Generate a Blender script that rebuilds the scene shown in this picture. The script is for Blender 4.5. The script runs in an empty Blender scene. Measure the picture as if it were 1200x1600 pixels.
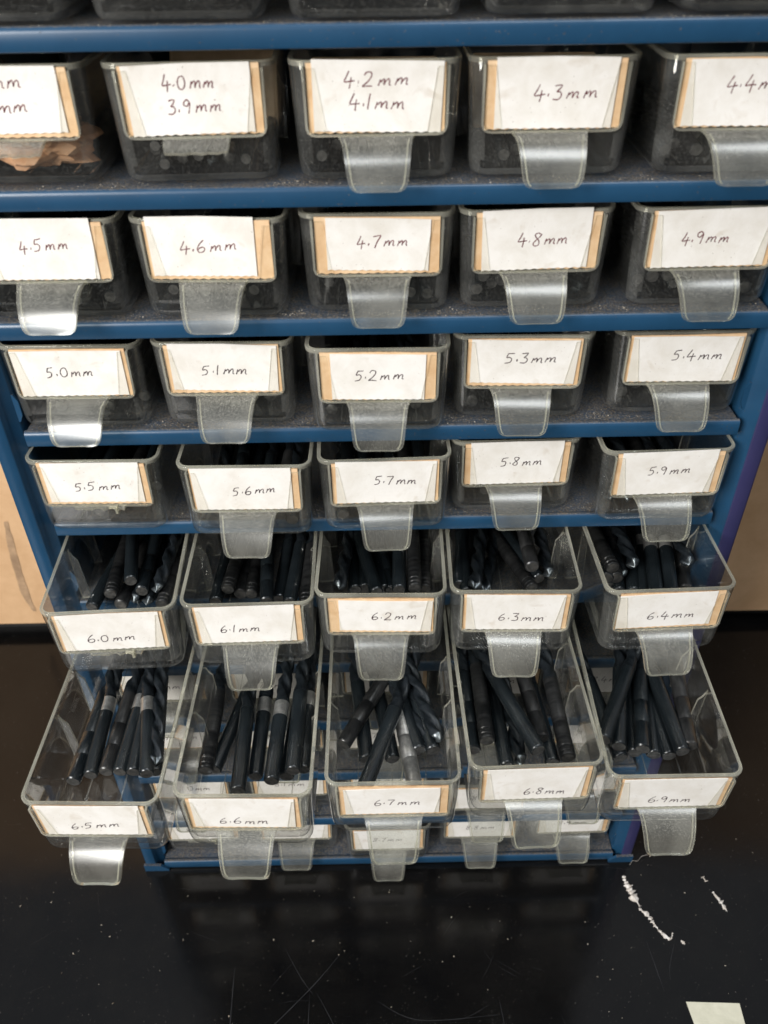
import bpy, bmesh, math, random
from mathutils import Vector, Matrix
random.seed(11)
SC = bpy.context.scene
COL = SC.collection
K = 0.001                      # the scene is measured in millimetres and built in metres

# ---------------------------------------------------------------- camera, world, light, exposure
cd = bpy.data.cameras.new('camera')
cam = bpy.data.objects.new('camera', cd); COL.objects.link(cam)
R = ((0.9998383160973489, 0.017496428887220267, -0.004149293893212497),
     (-0.014133706363492222, 0.6220143007967328, -0.7828783097958343),
     (-0.011116654534903285, 0.782810375876908, 0.6221610204853769))
M4 = Matrix(R).to_4x4(); M4.translation = Vector((-1.415, -273.648, 501.808)) * K
cam.matrix_world = M4
cd.sensor_fit = 'HORIZONTAL'; cd.sensor_width = 36.0; cd.lens = 39.0
cd.clip_start = 0.01; cd.clip_end = 20
cd.dof.use_dof = True; cd.dof.focus_distance = 0.375; cd.dof.aperture_fstop = 20.0
SC.camera = cam

w = bpy.data.worlds.new('World'); SC.world = w; w.use_nodes = True
wn = w.node_tree.nodes; wl = w.node_tree.links
bg = wn['Background']
tc = wn.new('ShaderNodeTexCoord'); sx = wn.new('ShaderNodeSeparateXYZ'); rp = wn.new('ShaderNodeValToRGB')
wl.new(tc.outputs['Generated'], sx.inputs[0]); wl.new(sx.outputs['Z'], rp.inputs[0])
rp.color_ramp.elements[0].position = 0.0; rp.color_ramp.elements[0].color = (0.10, 0.09, 0.085, 1)
rp.color_ramp.elements[1].position = 0.7; rp.color_ramp.elements[1].color = (0.62, 0.66, 0.72, 1)
wl.new(rp.outputs[0], bg.inputs[0]); bg.inputs[1].default_value = 0.55

def area(name, loc, target, size, energy, col):
    l = bpy.data.lights.new(name, 'AREA'); l.shape = 'RECTANGLE'; l.size, l.size_y = size
    l.energy = energy; l.color = col
    o = bpy.data.objects.new(name, l); COL.objects.link(o); o.location = Vector(loc)
    o.rotation_euler = (Vector(target) - Vector(loc)).to_track_quat('-Z', 'Y').to_euler()
    return o
area('window_light', (-0.80, -0.95, 0.88), (0, 0, 0.25), (0.55, 0.65), 30, (1.0, 0.98, 0.95))
area('ceiling_light', (0.35, -0.35, 1.7), (0, 0, 0.2), (0.9, 0.3), 9, (0.95, 0.98, 1.0))
SC.view_settings.view_transform = 'Standard'
SC.view_settings.look = 'None'
SC.view_settings.gamma = 1.0
SC.view_settings.use_curve_mapping = False
SC.view_settings.exposure = 0.0
SC.cycles.transparent_max_bounces = 64
SC.cycles.max_bounces = 7

# ---------------------------------------------------------------- materials
def mat(name):
    m = bpy.data.materials.new(name); m.use_nodes = True
    nt = m.node_tree; nt.nodes.clear()
    out = nt.nodes.new('ShaderNodeOutputMaterial')
    return m, nt, out
def N(nt, t, **kw):
    n = nt.nodes.new(t)
    for k, v in kw.items():
        if k in n.inputs.keys(): n.inputs[k].default_value = v
        else: setattr(n, k, v)
    return n
def ramp(nt, src, p0, c0, p1, c1):
    r = nt.nodes.new('ShaderNodeValToRGB'); e = r.color_ramp.elements
    e[0].position = p0; e[0].color = c0; e[1].position = p1; e[1].color = c1
    nt.links.new(src, r.inputs[0]); return r
def noise(nt, scale, detail=4.0, rough=0.6, dist=0.0, stretch=None):
    tc = nt.nodes.new('ShaderNodeTexCoord'); src = tc.outputs['Object']
    if stretch:
        mp = nt.nodes.new('ShaderNodeMapping'); mp.inputs['Scale'].default_value = stretch
        nt.links.new(src, mp.inputs[0]); src = mp.outputs[0]
    oi = nt.nodes.new('ShaderNodeObjectInfo')
    n = nt.nodes.new('ShaderNodeTexNoise'); n.noise_dimensions = '3D'
    n.inputs['Scale'].default_value = scale; n.inputs['Detail'].default_value = detail
    n.inputs['Roughness'].default_value = rough; n.inputs['Distortion'].default_value = dist
    ml = nt.nodes.new('ShaderNodeMath'); ml.operation = 'MULTIPLY'; ml.inputs[1].default_value = 13.7
    nt.links.new(oi.outputs['Random'], ml.inputs[0])
    va = nt.nodes.new('ShaderNodeVectorMath'); va.operation = 'ADD'
    nt.links.new(src, va.inputs[0]); nt.links.new(ml.outputs[0], va.inputs[1]); nt.links.new(va.outputs[0], n.inputs['Vector'])
    return n.outputs['Fac']
def g(v): return (v, v, v, 1)

def plastic(name, clear, haze, dust, rough=0.06, spec=1.0, haze_col=(0.62, 0.62, 0.58, 1), scr=0.0, topdust=0.0, f0=0.05, grain=2200):
    """thin clear polystyrene: what is not reflected or caught by haze, dust and scuffs goes through"""
    m, nt, out = mat(name); L = nt.links
    tr = N(nt, 'ShaderNodeBsdfTransparent', Color=clear)
    df = N(nt, 'ShaderNodeBsdfDiffuse', Color=haze_col)
    cloud = ramp(nt, noise(nt, 38, 2, 0.6, 0.5), 0.42, g(haze * 0.35), 0.72, g(haze))
    fac = cloud.outputs[0]
    if dust:
        speck = ramp(nt, noise(nt, grain, 0, 0.5), 0.60, g(0.0), 0.72, g(dust)); sp = speck.outputs[0]
        if topdust:       # dust settles on the upper part, where the tab leaves the face
            tc = nt.nodes.new('ShaderNodeTexCoord'); sz = nt.nodes.new('ShaderNodeSeparateXYZ'); L.new(tc.outputs['Object'], sz.inputs[0])
            tz = ramp(nt, sz.outputs['Z'], 0.0, g(1), 1.0, g(1))
            mr = nt.nodes.new('ShaderNodeMapRange'); mr.inputs['From Min'].default_value = 0.006; mr.inputs['From Max'].default_value = 0.0135
            mr.inputs['To Min'].default_value = 0.35; mr.inputs['To Max'].default_value = topdust; L.new(sz.outputs['Z'], mr.inputs['Value'])
            mm = N(nt, 'ShaderNodeMath', operation='MULTIPLY'); L.new(sp, mm.inputs[0]); L.new(mr.outputs[0], mm.inputs[1]); sp = mm.outputs[0]
        s = N(nt, 'ShaderNodeMath', operation='ADD', use_clamp=True); L.new(fac, s.inputs[0]); L.new(sp, s.inputs[1]); fac = s.outputs[0]
    if scr:
        scra = ramp(nt, noise(nt, 300, 1, 0.5, 1.5, (1.0, 0.25, 0.2)), 0.74, g(0.0), 0.78, g(scr))
        s2 = N(nt, 'ShaderNodeMath', operation='ADD', use_clamp=True); L.new(fac, s2.inputs[0]); L.new(scra.outputs[0], s2.inputs[1]); fac = s2.outputs[0]
    mx = N(nt, 'ShaderNodeMixShader'); L.new(fac, mx.inputs[0]); L.new(tr.outputs[0], mx.inputs[1]); L.new(df.outputs[0], mx.inputs[2])
    gl = N(nt, 'ShaderNodeBsdfGlossy', Color=g(1.0), Roughness=rough)
    lw = N(nt, 'ShaderNodeLayerWeight', Blend=0.5)
    pw = N(nt, 'ShaderNodeMath', operation='POWER'); L.new(lw.outputs['Facing'], pw.inputs[0]); pw.inputs[1].default_value = 4.0
    fm = N(nt, 'ShaderNodeMath', operation='MULTIPLY_ADD', use_clamp=True); L.new(pw.outputs[0], fm.inputs[0]); fm.inputs[1].default_value = 0.6 * spec; fm.inputs[2].default_value = f0 * spec
    m2 = N(nt, 'ShaderNodeMixShader'); L.new(fm.outputs[0], m2.inputs[0]); L.new(mx.outputs[0], m2.inputs[1]); L.new(gl.outputs[0], m2.inputs[2])
    L.new(m2.outputs[0], out.inputs[0]); return m
M_TUB = plastic('clear_plastic', (0.972, 0.972, 0.962, 1), 0.020, 0.03, 0.04, 1.5, scr=0.06, grain=1500)
M_SOFT = plastic('highlight_haze_plastic', (0.88, 0.88, 0.86, 1), 0.09, 0.05, 0.10, 1.8)  # extra haze paints bright highlights on the tub's rounded edges; also used for floor ribs
M_HAND = plastic('scuffed_clear_plastic', (0.87, 0.88, 0.86, 1), 0.11, 0.20, 0.24, 1.1, (0.62, 0.60, 0.53, 1), 0.0, 1.5, grain=2600)
def edge_mat():
    m, nt, out = mat('plastic_edge'); L = nt.links
    gs = N(nt, 'ShaderNodeBsdfGlass', Color=(0.97, 0.965, 0.90, 1), Roughness=0.04, IOR=1.5)
    tr = N(nt, 'ShaderNodeBsdfTransparent', Color=(0.85, 0.84, 0.76, 1)); df = N(nt, 'ShaderNodeBsdfDiffuse', Color=(0.74, 0.72, 0.60, 1))  # milky diffuse stands in for refracted light glowing in the edges
    m1 = N(nt, 'ShaderNodeMixShader', Fac=0.5); L.new(tr.outputs[0], m1.inputs[1]); L.new(gs.outputs[0], m1.inputs[2])
    f = ramp(nt, noise(nt, 40, 1), 0.35, g(0.16), 0.7, g(0.30))
    m2 = N(nt, 'ShaderNodeMixShader'); L.new(f.outputs[0], m2.inputs[0]); L.new(m1.outputs[0], m2.inputs[1]); L.new(df.outputs[0], m2.inputs[2])
    L.new(m2.outputs[0], out.inputs[0]); return m
M_EDGE = edge_mat()
M_FLAP = plastic('card_flap_plastic', (0.985, 0.98, 0.965, 1), 0.015, 0, 0.05, 0.4)

def princ(name, c0, c1, rough=0.5, metal=0.0, nscale=60, p0=0.35, p1=0.7, bump=0.0, bscale=400, spec=0.5, rvar=0.0, stretch=None):
    m, nt, out = mat(name); L = nt.links
    p = N(nt, 'ShaderNodeBsdfPrincipled'); L.new(p.outputs[0], out.inputs[0])
    n = noise(nt, nscale, 6, 0.65, 0.3, stretch); r = ramp(nt, n, p0, c0 + (1,), p1, c1 + (1,)); L.new(r.outputs[0], p.inputs['Base Color'])
    p.inputs['Roughness'].default_value = rough; p.inputs['Metallic'].default_value = metal
    p.inputs['Specular IOR Level'].default_value = spec
    if rvar:
        rr = ramp(nt, noise(nt, nscale * 3, 4), 0.3, g(rough), 0.75, g(rough + rvar)); L.new(rr.outputs[0], p.inputs['Roughness'])
    if bump:
        b = N(nt, 'ShaderNodeBump', Strength=bump, Distance=0.0004); L.new(noise(nt, bscale, 3), b.inputs['Height']); L.new(b.outputs[0], p.inputs['Normal'])
    return m, nt, p, r
M_INK = princ('ink', (0.10, 0.022, 0.03), (0.20, 0.07, 0.075), 0.7, nscale=500)[0]
M_INKD = princ('dark_ink', (0.025, 0.015, 0.02), (0.08, 0.04, 0.045), 0.7, nscale=500)[0]
M_TAN = princ('tan_card', (0.62, 0.40, 0.22), (0.74, 0.54, 0.34), 0.85, nscale=160, bump=0.2)[0]
M_TANE = princ('rough_card_edge', (0.28, 0.14, 0.06), (0.66, 0.44, 0.24), 0.9, nscale=500, bump=0.5)[0]
def paper():
    m, nt, p, r = princ('white_paper', (0.67, 0.635, 0.575), (0.77, 0.745, 0.705), 0.75, nscale=90, p0=0.3, p1=0.6, bump=0.15, bscale=900)
    L = nt.links
    st = ramp(nt, noise(nt, 1500, 1), 0.765, g(0.0), 0.785, g(0.8))
    sm = ramp(nt, noise(nt, 130, 3, 0.5, 0.5), 0.63, g(0.0), 0.84, g(0.55))
    m1 = N(nt, 'ShaderNodeMix', data_type='RGBA'); L.new(sm.outputs[0], m1.inputs[0]); L.new(r.outputs[0], m1.inputs[6]); m1.inputs[7].default_value = (0.44, 0.35, 0.24, 1)
    m2 = N(nt, 'ShaderNodeMix', data_type='RGBA'); L.new(st.outputs[0], m2.inputs[0]); L.new(m1.outputs[2], m2.inputs[6]); m2.inputs[7].default_value = (0.2, 0.16, 0.12, 1)
    L.new(m2.outputs[2], p.inputs['Base Color']); return m
M_PAPER = paper()

def paint():
    m, nt, p, r = princ('blue_enamel', (0.010, 0.046, 0.098), (0.013, 0.058, 0.122), 0.3, nscale=30, rvar=0.15, spec=0.5)
    L = nt.links
    geo = N(nt, 'ShaderNodeNewGeometry'); sp = N(nt, 'ShaderNodeSeparateXYZ'); L.new(geo.outputs['Normal'], sp.inputs[0])
    up = ramp(nt, sp.outputs['Z'], 0.72, g(0.0), 0.97, g(1.0))
    dn = ramp(nt, noise(nt, 90, 6, 0.75, 0.5), 0.30, g(0.6), 0.55, g(1.0))
    sk = ramp(nt, noise(nt, 1700, 2, 0.6), 0.40, g(0.5), 0.60, g(1.0))
    a = N(nt, 'ShaderNodeMath', operation='MULTIPLY'); L.new(up.outputs[0], a.inputs[0]); L.new(dn.outputs[0], a.inputs[1])
    b = N(nt, 'ShaderNodeMath', operation='MULTIPLY'); L.new(a.outputs[0], b.inputs[0]); L.new(sk.outputs[0], b.inputs[1])
    fl = ramp(nt, noise(nt, 1100, 1, 0.5), 0.73, g(0.0), 0.77, g(0.55))
    c = N(nt, 'ShaderNodeMath', operation='ADD', use_clamp=True); L.new(b.outputs[0], c.inputs[0]); L.new(fl.outputs[0], c.inputs[1])
    dc = ramp(nt, noise(nt, 1300, 2), 0.4, (0.032, 0.028, 0.025, 1), 0.75, (0.22, 0.175, 0.12, 1))
    mx = N(nt, 'ShaderNodeMix', data_type='RGBA'); L.new(c.outputs[0], mx.inputs[0]); L.new(r.outputs[0], mx.inputs[6]); L.new(dc.outputs[0], mx.inputs[7])
    L.new(mx.outputs[2], p.inputs['Base Color'])
    ro = N(nt, 'ShaderNodeMix', data_type='FLOAT'); L.new(c.outputs[0], ro.inputs[0]); ro.inputs[2].default_value = 0.32; ro.inputs[3].default_value = 0.9
    L.new(ro.outputs[0], p.inputs['Roughness']); return m
M_BLUE = paint()
M_PURP = princ('violet_flange', (0.024, 0.024, 0.075), (0.032, 0.030, 0.09), 0.32, nscale=30, rvar=0.15)[0]  # violet tone for the front faces of the right flange
M_OX = princ('black_oxide_steel', (0.008, 0.011, 0.013), (0.020, 0.026, 0.030), 0.20, 0.25, nscale=45, rvar=0.08, spec=0.8)[0]
M_OXF = princ('fluted_black_steel', (0.007, 0.010, 0.012), (0.028, 0.034, 0.041), 0.25, 0.35, nscale=200, rvar=0.2, spec=0.6)[0]
M_WORN = princ('worn_grey_steel', (0.02, 0.021, 0.022), (0.10, 0.10, 0.10), 0.30, 0.6, nscale=180, stretch=(1, 0.4, 1))[0]
M_BAND = princ('ground_steel', (0.28, 0.28, 0.27), (0.62, 0.61, 0.58), 0.32, 0.75, nscale=300, bump=0.2)[0]
M_GROOVE = princ('scuffed_ring_steel', (0.010, 0.011, 0.012), (0.045, 0.045, 0.045), 0.30, 0.4, nscale=700, stretch=(0.1, 1, 0.1))[0]
M_ENDF = princ('cut_end_steel', (0.035, 0.036, 0.037), (0.14, 0.135, 0.125), 0.45, 0.5, nscale=500)[0]
M_TIP = princ('bright_cutting_steel', (0.05, 0.06, 0.07), (0.26, 0.29, 0.30), 0.32, 0.8, nscale=300)[0]
M_BROWN = princ('brown_paper', (0.62, 0.31, 0.15), (0.88, 0.56, 0.36), 0.6, nscale=90, bump=0.5, bscale=200)[0]
M_WALLET = princ('tan_packet', (0.50, 0.35, 0.21), (0.66, 0.48, 0.30), 0.8, nscale=120, bump=0.3)[0]
M_BENCH = None

# ---------------------------------------------------------------- mesh helpers
def link_mesh(name, bm, mats, parent=None, smooth=True, angle=35):
    me = bpy.data.meshes.new(name)
    bmesh.ops.recalc_face_normals(bm, faces=bm.faces)
    bmesh.ops.scale(bm, vec=(K, K, K), verts=bm.verts)
    if smooth:
        for f in bm.faces: f.smooth = True
        for e in bm.edges:
            if len(e.link_faces) == 2 and e.calc_face_angle(0) > math.radians(angle): e.smooth = False
    bm.to_mesh(me); bm.free()
    for m in (mats if isinstance(mats, (list, tuple)) else [mats]): me.materials.append(m)
    return link_data(name, me, parent)
def link_data(name, me, parent=None):
    o = bpy.data.objects.new(name, me); COL.objects.link(o); o.parent = parent; return o
def tag(o, label, cat=None, group=None, kind=None):
    if label: o['label'] = label
    if cat: o['category'] = cat
    if group: o['group'] = group
    if kind: o['kind'] = kind
    return o
def empty(name, loc, rot=(0, 0, 0)):
    o = bpy.data.objects.new(name, None); COL.objects.link(o); o.empty_display_size = 0.01
    o.location = Vector(loc) * K; o.rotation_euler = rot; return o
def prism_xz(bm, pts, y0, y1, mi=0, edge_mi=None):
    """outline in x,z given a thickness in y"""
    a = [bm.verts.new((x, y0, z)) for x, z in pts]; b = [bm.verts.new((x, y1, z)) for x, z in pts]
    fs = [bm.faces.new(a), bm.faces.new(b[::-1])]
    for f in fs: f.material_index = mi
    n = len(pts)
    for i in range(n):
        f = bm.faces.new((a[i], b[i], b[(i + 1) % n], a[(i + 1) % n])); f.material_index = mi if edge_mi is None else edge_mi
def box(bm, x0, x1, y0, y1, z0, z1, mi=0):
    v = [bm.verts.new((x, y, z)) for x in (x0, x1) for y in (y0, y1) for z in (z0, z1)]
    for q in ((0, 1, 3, 2), (4, 6, 7, 5), (0, 4, 5, 1), (2, 3, 7, 6), (0, 2, 6, 4), (1, 5, 7, 3)):
        bm.faces.new([v[i] for i in q]).material_index = mi
def bridge(bm, ra, rb, mi):
    n = len(ra)
    for i in range(n):
        bm.faces.new((ra[i], ra[(i + 1) % n], rb[(i + 1) % n], rb[i])).material_index = mi

HT = 34.7; DEPTH = 136.0
def ring(bm, z, hw, yf, yb, r, n=5):
    pts = []
    for cx, cy, a0 in ((hw - r, yf + r, -90), (hw - r, yb - r, 0), (-hw + r, yb - r, 90), (-hw + r, yf + r, 180)):
        for i in range(n + 1):
            a = math.radians(a0 + 90.0 * i / n); pts.append((cx + r * math.cos(a), cy + r * math.sin(a)))
    return [bm.verts.new((x, y, z)) for x, y in pts]
def tub_mesh():
    bm = bmesh.new()
    hw = lambda z: 25.0 + 1.5 * z / HT
    yf = lambda z: 0.25 * (1 - z / HT)
    prof = [(0, 2.6, 0.9), (0.4, 1.4, 0.35), (1.2, 0.6, 0.1), (2.4, 0.2, 0.0), (5.0, 0, 0), (HT - 1.6, 0, 0), (HT - 1.2, -0.08, -0.08), (HT - 0.2, -0.08, -0.08), (HT, 0.05, 0.05)]
    rs = [ring(bm, z, hw(z) - s, yf(z) + f, DEPTH - f, 5.0) for z, s, f in prof]
    bm.faces.new(rs[0]).material_index = 0
    for i in range(len(rs) - 1): bridge(bm, rs[i], rs[i + 1], 1 if i >= 5 else (2 if i in (0, 1, 2) else 0))  # bottom rounding takes the hazier plastic as a painted lit edge
    bm.faces.ensure_lookup_table()
    for f in bm.faces:            # paler haze paints a highlight streak onto the front corners
        c = f.calc_center_median()
        if c.y < 3.6 and abs(c.x) > 21.5 and 2.4 < c.z < HT - 1.5: f.material_index = 2
    t = 1.1
    inn = [(HT, 0.25), (HT - 0.5, 0), (6.0, 0), (3.4, 0.6), (2.1, 1.8), (1.5, 3.6)]
    ri = [ring(bm, z, hw(z) - t - s, yf(z) + t + s * 0.5, DEPTH - t - s * 0.5, 3.8) for z, s in inn]
    bridge(bm, rs[-1], ri[0], 1); bridge(bm, ri[0], ri[1], 1)
    for i in range(1, len(ri) - 1): bridge(bm, ri[i], ri[i + 1], 0)
    bm.faces.new(ri[-1]).material_index = 0
    # long ribs moulded in the floor
    for x in (-14.6, 14.6, 0.0):
        box(bm, x - 0.25, x + 0.25, 6, DEPTH - 8, 1.55, 1.9, 2)
    return bm
def fin_mesh(sgn):
    bm = bmesh.new()
    # a thin upright fin, pointed at the top, standing on the inside of a side wall
    pr = [(0, 31.0), (1.0, 27.0), (2.6, 24.5), (3.0, 2.2), (-1.0, 1.8)]
    pts = [(sgn * (24.9 - x + 0.0), z) if z < 10 else (sgn * (26.1 - 1.3 * (1 - z / 34.7) - x - 0.2), z) for x, z in pr]
    a = [bm.verts.new((x, -0.45, z)) for x, z in pts]; b = [bm.verts.new((x, 0.45, z)) for x, z in pts]
    bm.faces.new(a).material_index = 0; bm.faces.new(b[::-1]).material_index = 0
    for i in range(len(pts)):
        f = bm.faces.new((a[i], b[i], b[(i + 1) % len(pts)], a[(i + 1) % len(pts)])); f.material_index = 1
    return bm
def frame_mesh():
    bm = bmesh.new()
    out = [(-22.7, 33.2)] + [(-22.2 + 0.0, 17.0)]
    path = [(-22.4, 33.0), (-22.1, 16.0), (-21.6, 14.6), (-20.4, 13.7), (-19, 13.4), (19, 13.4), (20.6, 13.7), (21.7, 14.6), (22.3, 16.0), (22.6, 33.0)]
    inn = [(-21.6, 33.0), (-21.4, 16.2), (-21.0, 15.0), (-20.1, 14.3), (-19, 14.0), (19, 14.0), (20.3, 14.3), (21.2, 15.0), (21.6, 16.2), (21.8, 33.0)]
    y0, y1 = 0.35, -1.6
    V = lambda P, y: [bm.verts.new((x, y, z)) for x, z in P]
    a, b, c, d = V(path, y0), V(path, y1), V(inn, y1), V(inn, y0)
    for i in range(len(path) - 1):
        bm.faces.new((a[i], b[i], b[i + 1], a[i + 1])).material_index = 0
        bm.faces.new((b[i], c[i], c[i + 1], b[i + 1])).material_index = 1
        bm.faces.new((c[i], d[i], d[i + 1], c[i + 1])).material_index = 1
        bm.faces.new((d[i], a[i], a[i + 1], d[i + 1])).material_index = 0
    for q in ((0), (len(path) - 1)):
        bm.faces.new((a[q], b[q], c[q], d[q])).material_index = 1
    prism_xz(bm, [(-21.55, 32.8), (-18.6, 32.8), (-15.6, 14.1), (-19.0, 14.1), (-20.9, 15.2), (-21.3, 16.4)], -1.55, -1.2, 2, 1)
    prism_xz(bm, [(21.75, 32.8), (18.8, 32.8), (15.8, 14.1), (19.0, 14.1), (21.1, 15.2), (21.5, 16.4)], -1.55, -1.2, 2, 1)
    return bm
def handle_mesh(style, seed):
    rnd = random.Random(seed)
    bm = bmesh.new()
    prof = [(-0.2, 13.3), (-2.4, 12.8), (-4.8, 11.8), (-7.0, 10.3), (-9.0, 8.5), (-10.6, 6.5), (-11.8, 4.4), (-12.7, 2.6), (-13.1, 1.4), (-13.35, 0.6), (-13.5, 0.1), (-13.55, -0.1)]
    hwid = [12.2, 11.4, 10.9, 10.6, 10.3, 10.0, 9.7, 9.35, 8.9, 8.2, 7.2, 5.6]
    if style == 'stub': prof, hwid = prof[:4], [10.6, 10.4, 10.2, 9.8]
    if style == 'snapped': prof, hwid = prof[:2], [10.8, 10.2]
    cols = 12; top = []; bot = []
    th = 1.25
    for i, ((y, z), h) in enumerate(zip(prof, hwid)):
        a = prof[max(i - 1, 0)]; b = prof[min(i + 1, len(prof) - 1)]
        t = Vector((0, b[0] - a[0], b[1] - a[1])).normalized(); nrm = Vector((0, t.z, -t.y))
        if nrm.y > 0: nrm = -nrm
        jag = 0
        r1 = []; r2 = []
        for c in range(cols + 1):
            u = -1 + 2 * c / cols
            if style != 'full' and i == len(prof) - 1: jag = (rnd.uniform(-0.3, 0.3) - 0.9 * max(0, u - .5)) if style == 'stub' else rnd.uniform(-0.7, 0.7)
            p = Vector((u * h, y, z)) + t * jag + nrm * (0.25 * u * u)
            r1.append(bm.verts.new(p + nrm * th * 0.5)); r2.append(bm.verts.new(p - nrm * th * 0.5))
        top.append(r1); bot.append(r2)
    n = len(prof)
    for i in range(n - 1):
        for c in range(cols):
            bm.faces.new((top[i][c], top[i][c + 1], top[i + 1][c + 1], top[i + 1][c])).material_index = 0
            bm.faces.new((bot[i][c], bot[i + 1][c], bot[i + 1][c + 1], bot[i][c + 1])).material_index = 0
        for c in (0, cols):
            bm.faces.new((top[i][c], top[i + 1][c], bot[i + 1][c], bot[i][c])).material_index = 1
    for r in (0, n - 1):
        for c in range(cols):
            bm.faces.new((top[r][c], top[r][c + 1], bot[r][c + 1], bot[r][c])).material_index = 1
    if style == 'full':           # moulded ridge inside each long edge
        for s in (-1, 1):
            prev = None
            for i in range(1, n - 2):
                y, z = prof[i]; x = s * (hwid[i] - 1.5); x2 = s * (hwid[i] - 1.05)
                q = [bm.verts.new((x, y - 0.75, z + 0.2)), bm.verts.new((x2, y - 0.75, z + 0.2)), bm.verts.new((x2, y - 0.3, z + 0.1)), bm.verts.new((x, y - 0.3, z + 0.1))]
                if prev:
                    for k in range(4): bm.faces.new((prev[k], prev[(k + 1) % 4], q[(k + 1) % 4], q[k])).material_index = 1
                prev = q
    if style == 'snapped':
        x = rnd.uniform(5, 8)
        box(bm, x, x + 1.0, -3.2, -1.2, 11.0, 14.2, 1); box(bm, x - 2.4, x + 1, -3.0, -2.0, 13.4, 14.2, 1)
    return bm

# ---------------------------------------------------------------- handwriting
def bez(pts, n=5):
    out = []
    P = [pts[0]] + list(pts) + [pts[-1]]
    for i in range(1, len(P) - 2):
        p0, p1, p2, p3 = P[i - 1], P[i], P[i + 1], P[i + 2]
        for k in range(n):
            t = k / n
            out.append(tuple(0.5 * ((2 * p1[j]) + (-p0[j] + p2[j]) * t + (2 * p0[j] - 5 * p1[j] + 4 * p2[j] - p3[j]) * t * t + (-p0[j] + 3 * p1[j] - 3 * p2[j] + p3[j]) * t ** 3) for j in (0, 1)))
    out.append(tuple(pts[-1])); return out
GL = {
 '0': (0.62, [[(.42, .93), (.15, .85), (.02, .5), (.12, .12), (.35, .03), (.55, .2), (.6, .55), (.5, .85), (.38, .93)]]),
 '1': (0.22, [[(.12, .98), (.08, .5), (.06, .02)]]),
 '2': (0.62, [[(.05, .75), (.2, .97), (.45, .93), (.5, .7), (.3, .35), (.02, .05), (.2, .06), (.6, .03)]]),
 '3': (0.55, [[(.06, .93), (.3, .98), (.48, .93), (.35, .7), (.22, .56), (.42, .5), (.5, .28), (.35, .04), (.03, .06)]]),
 '4': (0.62, [[(.26, 1.0), (.14, .65), (.03, .33), (.3, .34), (.64, .36)], [(.42, .62), (.39, .25), (.37, -.12)]]),
 '5': (0.6, [[(.16, .92), (.08, .58), (.3, .6), (.46, .4), (.36, .1), (.02, .03)], [(.14, .93), (.35, .95), (.6, .98)]]),
 '6': (0.58, [[(.44, .98), (.18, .7), (.03, .3), (.14, .04), (.4, .06), (.52, .25), (.4, .42), (.15, .36), (.06, .22)]]),
 '7': (0.58, [[(.02, .92), (.3, .94), (.56, .95), (.36, .5), (.22, .0)]]),
 '8': (0.58, [[(.5, .86), (.3, .98), (.1, .85), (.2, .62), (.42, .38), (.42, .1), (.2, .02), (.05, .18), (.2, .42), (.45, .68), (.56, .9)]]),
 '9': (0.56, [[(.46, .82), (.26, .97), (.06, .82), (.08, .6), (.3, .54), (.46, .78), (.47, .5), (.4, .02)]]),
 'm': (0.86, [[(.0, .02), (.07, .3), (.1, .46), (.13, .3), (.28, .47), (.36, .4), (.35, .08), (.42, .3), (.58, .47), (.67, .38), (.66, .1), (.76, .04)]]),
}
def write_mesh(lines, mm_tail=True, seed=0):
    """lines: (text, x, z, width, rise)"""
    rnd = random.Random(seed); bm = bmesh.new()
    for text, x0, z0, wid, rise in lines:
        adv = 0; items = []
        for ch in text:
            if ch == ' ': adv += 0.16; continue
            if ch == '.': items.append((ch, adv + 0.06)); adv += 0.34; continue
            wd, st = GL[ch]; items.append((ch, adv)); adv += wd + (0.14 if ch != 'm' else 0.12)
        H = 4.5; s = wid / adv
        for ch, ax in items:
            jx, jz, js = rnd.uniform(-.03, .03), rnd.uniform(-.05, .05), rnd.uniform(.93, 1.07)
            strokes = [[(.0, .32), (.07, .30)]] if ch == '.' else GL[ch][1]
            for st in strokes:
                pts = bez([(px + rnd.uniform(-.015, .015), pz + rnd.uniform(-.02, .02)) for px, pz in st], 5)
                P = []
                for px, pz in pts:
                    gx = (ax + jx + px * js) * s
                    gz = (pz + jz) * H * js * 0.95
                    gx += gz * 0.10
                    P.append(Vector((x0 + gx, 0, z0 + gz + rise * gx / wid)))
                hw = 0.42 if ch == '.' else 0.185
                prev = None
                for i, q in enumerate(P):
                    t = (P[min(i + 1, len(P) - 1)] - P[max(i - 1, 0)])
                    if t.length < 1e-6: t = Vector((1, 0, 0))
                    t.normalize(); n = Vector((-t.z, 0, t.x)) * hw * rnd.uniform(.7, 1.2)
                    a, b = bm.verts.new(q + n), bm.verts.new(q - n)
                    if prev: bm.faces.new((prev[0], a, b, prev[1]))
                    prev = (a, b)
    return bm
def card_mesh(x0, x1, z0, z1, slant, teeth, th, rnd, mi=0, emi=1):
    bm = bmesh.new(); pts = [(x0, z1 + rnd.uniform(-.3, .3)), (x0 + slant, z0)]
    n = 26
    for i in range(1, n):
        pts.append((x0 + slant + (x1 - x0 - 2 * slant) * i / n, z0 + (teeth if i % 2 else 0) + rnd.uniform(-.06, .06)))
    pts += [(x1 - slant, z0), (x1, z1 + rnd.uniform(-.4, .4)), ((x0 + x1) / 2, z1 + rnd.uniform(-.1, .2))]
    prism_xz(bm, pts, -th, 0, mi, emi)
    return bm

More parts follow.
